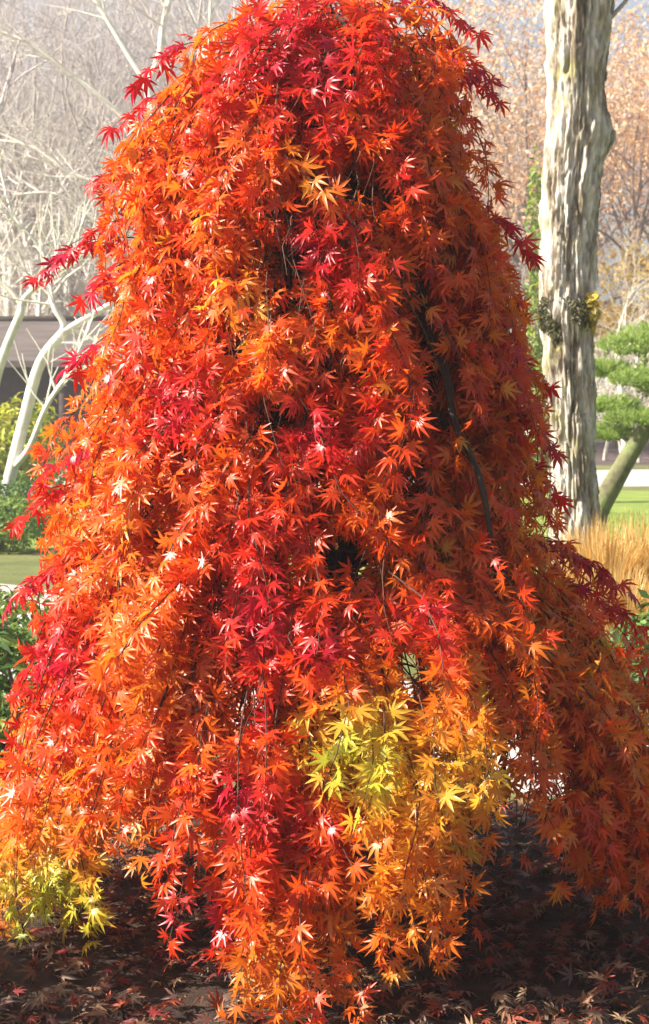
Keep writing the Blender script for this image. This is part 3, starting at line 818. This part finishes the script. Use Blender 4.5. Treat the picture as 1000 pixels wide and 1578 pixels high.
def tree_proto(seed, h, r0, spread, maxlevel, kids, mat_t, up=0.12, leaves=None, twig_r=None):
    rg = np.random.default_rng(seed)
    a, b = Tubes(), Tubes(); tips = []
    grow(a, b, np.array([0, 0, -0.15]), np.array([0, 0, 1.0]), h * 0.5, r0, 0, rg, spread, maxlevel, up, kids, tips)
    ms = [('trunk', a.mesh('trunk'), mat_t, None), ('branches', b.mesh('branches'), mat_t, 'stuff')]
    if leaves:
        per, size, cols = leaves
        tips = np.array(tips)
        P_ = np.repeat(tips, per, 0) + rg.normal(0, 0.28, (len(tips) * per, 3)) * [1, 1, 0.7]
        m = len(P_); cols = np.array(cols)
        base_c = cols[np.repeat(rg.integers(0, len(cols), len(tips)), per)] * rg.uniform(0.75, 1.2, (m, 1))
        v, f, c = diamond_cloud(P_, unit(rg.normal(0, 1, (m, 3)) + [0, 0, 0.5]), rg.uniform(0.7, 1.3, m) * size, base_c)
        ms.append(('crown', mesh_np('crown', v, f, c), M['plant_leaf'], 'stuff'))
    return ms

def plant(proto, name, label, cat, group, loc, rz, sc):
    o = empty(name, loc, rz); o.scale = (sc, sc, sc)
    tag(o, label, cat, group)
    for nm, me, mt, kd in proto:
        c_ = link(nm, me, mt, o)
        if kd: c_['kind'] = kd
    return o

PR_grey = [tree_proto(20 + i, 11, 0.17, 0.85, 4, (7, 5, 4, 4), M['grey_bark']) for i in range(3)]
PR_cream = [tree_proto(30 + i, 9, 0.20, 0.95, 4, (7, 5, 4, 3), M['cream_bark'], up=0.06) for i in range(3)]
ORG = [(0.70, 0.38, 0.16), (0.72, 0.46, 0.24), (0.66, 0.30, 0.11), (0.70, 0.54, 0.34), (0.62, 0.48, 0.38)]
PR_or = [tree_proto(40 + i, 10, 0.14, 0.9, 3, (8, 5, 5), M['brown_bark'], leaves=(14, 0.078, ORG)) for i in range(2)]
PR_rust = [tree_proto(50, 10, 0.15, 0.9, 3, (8, 5, 4), M['brown_bark'], leaves=(9, 0.12, [(0.30, 0.13, 0.07), (0.36, 0.2, 0.11), (0.25, 0.12, 0.09)]))]
PR_yel = [tree_proto(52, 5, 0.08, 0.9, 3, (7, 5, 4), M['brown_bark'], leaves=(12, 0.10, [(0.6, 0.42, 0.05), (0.55, 0.36, 0.05)]))]
PR_bush = [tree_proto(60 + i, 3.4, 0.045, 1.15, 3, (9, 6, 5), M['cream_bark'], up=0.10) for i in range(2)]

def place_row(protos, name, label, cat, group, specs):
    for k, (px, Yd, sc) in enumerate(specs):
        x = at(px, 789, Yd).x
        plant(protos[k % len(protos)], name, label, cat, group, (x, Yd, float(ground_z(x, Yd))), rng.uniform(0, 6.28), sc * rng.uniform(0.92, 1.08))

spec_grey = []
for Yd, m in [(50, 7), (57, 8), (65, 9), (76, 10), (90, 11)]:
    for k in range(m):
        px = -150 + 620 * (k + rng.uniform(0.1, 0.9)) / m
        spec_grey.append((px, Yd + rng.uniform(-3, 3), rng.uniform(1.2, 1.6)))
low = [q for q in spec_grey if q[1] < 54]; midr = [q for q in spec_grey if 54 <= q[1] < 71]; high = [q for q in spec_grey if q[1] >= 71]
place_row(PR_grey, 'bare_tree', 'leafless grey tree rising just behind the low pavilion', 'tree', 'bare grey trees behind the pavilion', low)
place_row(PR_grey, 'bare_tree', 'leafless grey tree halfway up the wooded slope above the pavilion', 'tree', 'bare grey trees on the slope', midr)
place_row(PR_grey, 'bare_tree', 'leafless grey tree on the highest part of the wooded slope', 'tree', 'bare grey trees at the top of the slope', high)
place_row(PR_grey, 'bare_tree', 'leafless grey tree showing between and behind the orange trees', 'tree', 'bare grey trees behind the orange trees',
          [(650 + 500 * (k + rng.uniform(0.1, 0.9)) / 9, 80 + 14 * (k % 2), rng.uniform(0.9, 1.2)) for k in range(9)])
place_row(PR_cream, 'bare_tree', 'leafless cream barked tree spreading above the pavilion roof', 'tree', 'bare cream trees above the pavilion',
          [(60, 44, 1.0), (230, 45, 1.1), (-60, 46, 1.0), (340, 46, 1.0), (140, 47.5, 1.15), (0, 49, 1.2), (280, 49, 1.2)])
place_row(PR_cream, 'bare_tree', 'leafless cream barked tree beyond the trained pine', 'tree', 'bare cream trees beyond the pine',
          [(970, 40, 0.62), (1080, 46, 0.8), (770, 48, 0.7)])
place_row(PR_or, 'autumn_tree', 'orange leaved tree on the hillside past the rough trunk', 'tree', 'orange trees on the hillside',
          [(790, 56, 1.6), (965, 54, 1.5), (880, 66, 1.65), (1040, 62, 1.6), (735, 66, 1.6), (1130, 58, 1.4), (690, 74, 1.5), (990, 74, 1.75), (830, 76, 1.75)])
place_row(PR_rust, 'autumn_tree', 'sparse rust brown tree among the bare grey trees', 'tree', 'rust brown trees on the hillside',
          [(30, 58, 0.95), (130, 74, 0.95), (-70, 66, 1.0)])
place_row(PR_yel, 'autumn_tree', 'small yellow leaved tree below the orange trees', 'tree', 'small yellow trees', [(945, 50, 1.0), (1010, 49, 0.9), (800, 50, 0.8)])
place_row(PR_bush, 'bare_shrub', 'dense leafless shrub of pale twigs behind the pavilion', 'shrub', 'bare pale shrubs behind the pavilion',
          [(20, 42.5, 1.1), (110, 42, 1.2), (200, 42.5, 1.1), (290, 42, 1.1), (-50, 42, 1.1), (150, 44, 1.4), (60, 44.5, 1.4)])
place_row(PR_bush, 'bare_shrub', 'dense leafless shrub of pale twigs beyond the far path and pine', 'shrub', 'bare pale shrubs beyond the pine',
          [(960, 41, 1.0), (1030, 42, 1.1), (900, 43, .9), (800, 42, 1.0), (720, 42, .9), (985, 44, 1.3), (930, 45, 1.3)])

# the small pale tree in front of the pavilion: two leaning stems that fork
def drawn_tree(name, label, base_p, lines, mat):
    o = empty(name, base_p); tag(o, label, 'tree')
    for k, (pts, r0, r1) in enumerate(lines):
        s = Tubes(); p = bez([np.array(q) - np.array(base_p) for q in pts], 6)
        s.add(p, np.linspace(r0, r1, len(p)), 8)
        s.build('trunk' if k == 0 else 'branch', mat, o)
        rg = np.random.default_rng(k + 7)
        if k:
            tws = Tubes()
            for m in range(len(p) // 2, len(p), 2):
                for _ in range(2):
                    d = unit(unit(p[m] - p[m - 1]) + rg.normal(0, 0.5, 3) + [0, 0, 0.2])
                    e = p[m] + d * rg.uniform(0.5, 1.0) * (1 if base_p[1] < 30 else 2.0)
                    q = bez([p[m], (p[m] + e) / 2 + rg.normal(0, 0.05, 3), e], 4)
                    tws.add(q, np.linspace(r1 * 0.7, 0.006, len(q)), 4)
                    for _ in range(2):
                        d2 = unit(d + rg.normal(0, 0.5, 3)); a0 = q[len(q) // 2]; e2 = a0 + d2 * rg.uniform(0.3, 0.6)
                        tws.add([a0, (a0 + e2) / 2 + rg.normal(0, 0.02, 3), e2], [0.008, 0.006, 0.004], 3)
            tag(tws.build('twigs', mat, o), kind='stuff')
WY = 20.0
drawn_tree('pale_bare_tree', 'slender leafless tree with white crooked stems before the pavilion', gp(-4, WY),
    [([gp(-4, WY, -0.05), at(2, 790, WY), at(18, 725, WY), at(38, 645, WY), at(62, 560, WY), at(100, 510, WY)], 0.085, 0.062),
     ([at(88, 525, WY), at(98, 500, WY), at(82, 470, WY), at(78, 430, WY + .2), at(90, 380, WY + .3)], 0.045, 0.02),
     ([at(98, 512, WY), at(135, 490, WY), at(185, 462, WY), at(240, 440, WY + .2), at(300, 400, WY + .4)], 0.05, 0.02),
     ([at(110, 505, WY), at(150, 525, WY), at(200, 545, WY - .2), at(250, 555, WY - .4)], 0.035, 0.015),
     ([at(20, 722, WY), at(45, 690, WY - .2), at(70, 630, WY - .3), at(95, 590, WY - .3), at(130, 545, WY - .2)], 0.04, 0.02)], M['white_bark'])
drawn_tree('pale_bare_tree', 'leafless white tree whose crooked stem forks above the pavilion roof', gp(-25, 22),
    [([gp(-25, 22, -0.05), at(-30, 700, 22), at(-8, 590, 22), at(12, 530, 22), at(33, 480, 22)], 0.08, 0.055),
     ([at(33, 482, 22), at(36, 462, 22), at(65, 435, 22), at(110, 405, 22), at(160, 360, 22.3), at(190, 320, 22.5)], 0.045, 0.018),
     ([at(34, 470, 22), at(14, 445, 22), at(-20, 420, 22), at(-60, 370, 22)], 0.035, 0.015),
     ([at(75, 430, 22), at(60, 380, 22), at(20, 330, 22), at(0, 260, 22.2)], 0.025, 0.012)], M['white_bark'])

BY = 42.6
drawn_tree('tall_pale_tree', 'tall leafless tree with thick white limbs rising behind the pavilion', gp(300, BY),
    [([gp(300, BY, -0.1), at(292, 500, BY), at(265, 300, BY), at(226, 125, BY)], 0.20, 0.12),
     ([at(227, 130, BY), at(246, 85, BY), at(251, 40, BY), at(268, -30, BY), at(275, -120, BY)], 0.10, 0.05),
     ([at(228, 132, BY), at(198, 85, BY), at(165, 30, BY), at(130, -30, BY), at(100, -110, BY)], 0.08, 0.04),
     ([at(256, 260, BY), at(205, 195, BY), at(150, 145, BY), at(90, 100, BY), at(30, 60, BY), at(-40, 40, BY)], 0.08, 0.03),
     ([at(272, 335, BY), at(195, 290, BY), at(120, 272, BY), at(45, 225, BY), at(-30, 215, BY)], 0.07, 0.03),
     ([at(280, 390, BY), at(220, 340, BY), at(160, 345, BY), at(90, 300, BY), at(20, 300, BY)], 0.06, 0.025),
     ([at(262, 290, BY), at(300, 200, BY), at(320, 90, BY), at(325, -20, BY)], 0.08, 0.03)], M['white_bark'])

# ------------------------------------------------------------------ pavilion
PY = 38.2
x0 = at(-260, 0, PY).x; x1 = at(330, 0, PY).x
pav = empty('pavilion', ((x0 + x1) / 2, PY + 2, 0)); tag(pav, 'low garden pavilion with a grey brown roof and dark wall', 'building')
hw = (x1 - x0) / 2
ze = at(0, 556, PY).z; zr = at(0, 492, PY + 2.2).z
v = [(-hw, -2, ze), (hw, -2, ze), (hw - 0.3, 0.2, zr), (-hw + 0.3, 0.2, zr), (-hw, 2.4, ze), (hw, 2.4, ze)]
v2 = [(a, b, c - 0.14) for a, b, c in v]
me = bpy.data.meshes.new('roof')
me.from_pydata(v + v2, [], [(0, 1, 2, 3), (3, 2, 5, 4), (7, 6, 9, 8), (8, 9, 10, 11), (0, 6, 7, 1), (4, 5, 11, 10), (0, 3, 9, 6), (3, 4, 10, 9), (1, 7, 8, 2), (2, 8, 11, 5)])
me.update(); rf = link('roof', me, M['roof'], pav)
link('ridge', box_mesh('ridge', -hw + 0.3, hw - 0.3, 0.08, 0.32, zr - 0.05, zr + 0.07), M['dark_wood'], rf)
link('wall', box_mesh('wall', -hw + 0.6, hw - 0.6, -1.0, 1.9, -0.05, ze - 0.03), M['dark_wood'], pav)
for k in range(6):
    x = -hw + 0.35 + k * (2 * hw - 0.7) / 5
    link('post', box_mesh('post', x - 0.08, x + 0.08, -1.85, -1.69, -0.05, ze - 0.1), M['dark_wood'], pav)
link('plinth', box_mesh('plinth', -hw + 0.1, hw - 0.1, -1.98, 2.1, -0.05, 0.16), M['plaster'], pav)

# ------------------------------------------------------------------ thin autumn haze between the garden and the hill
hz = link('haze', box_mesh('haze', -130, 130, -20, 160, -1.2, 60), None)
tag(hz, 'thin pale autumn haze lying over the garden and hillside', 'haze', kind='stuff')
hm = bpy.data.materials.new('haze'); hm.use_nodes = True
n = hm.node_tree; n.nodes.remove(n.nodes['Principled BSDF'])
pv = n.nodes.new('ShaderNodeVolumePrincipled')
pv.inputs['Color'].default_value = (0.93, 0.92, 0.95, 1)
pv.inputs['Density'].default_value = 0.0019
pv.inputs['Anisotropy'].default_value = 0.2
n.links.new(pv.outputs[0], n.nodes['Material Output'].inputs['Volume'])
hz.data.materials.append(hm)
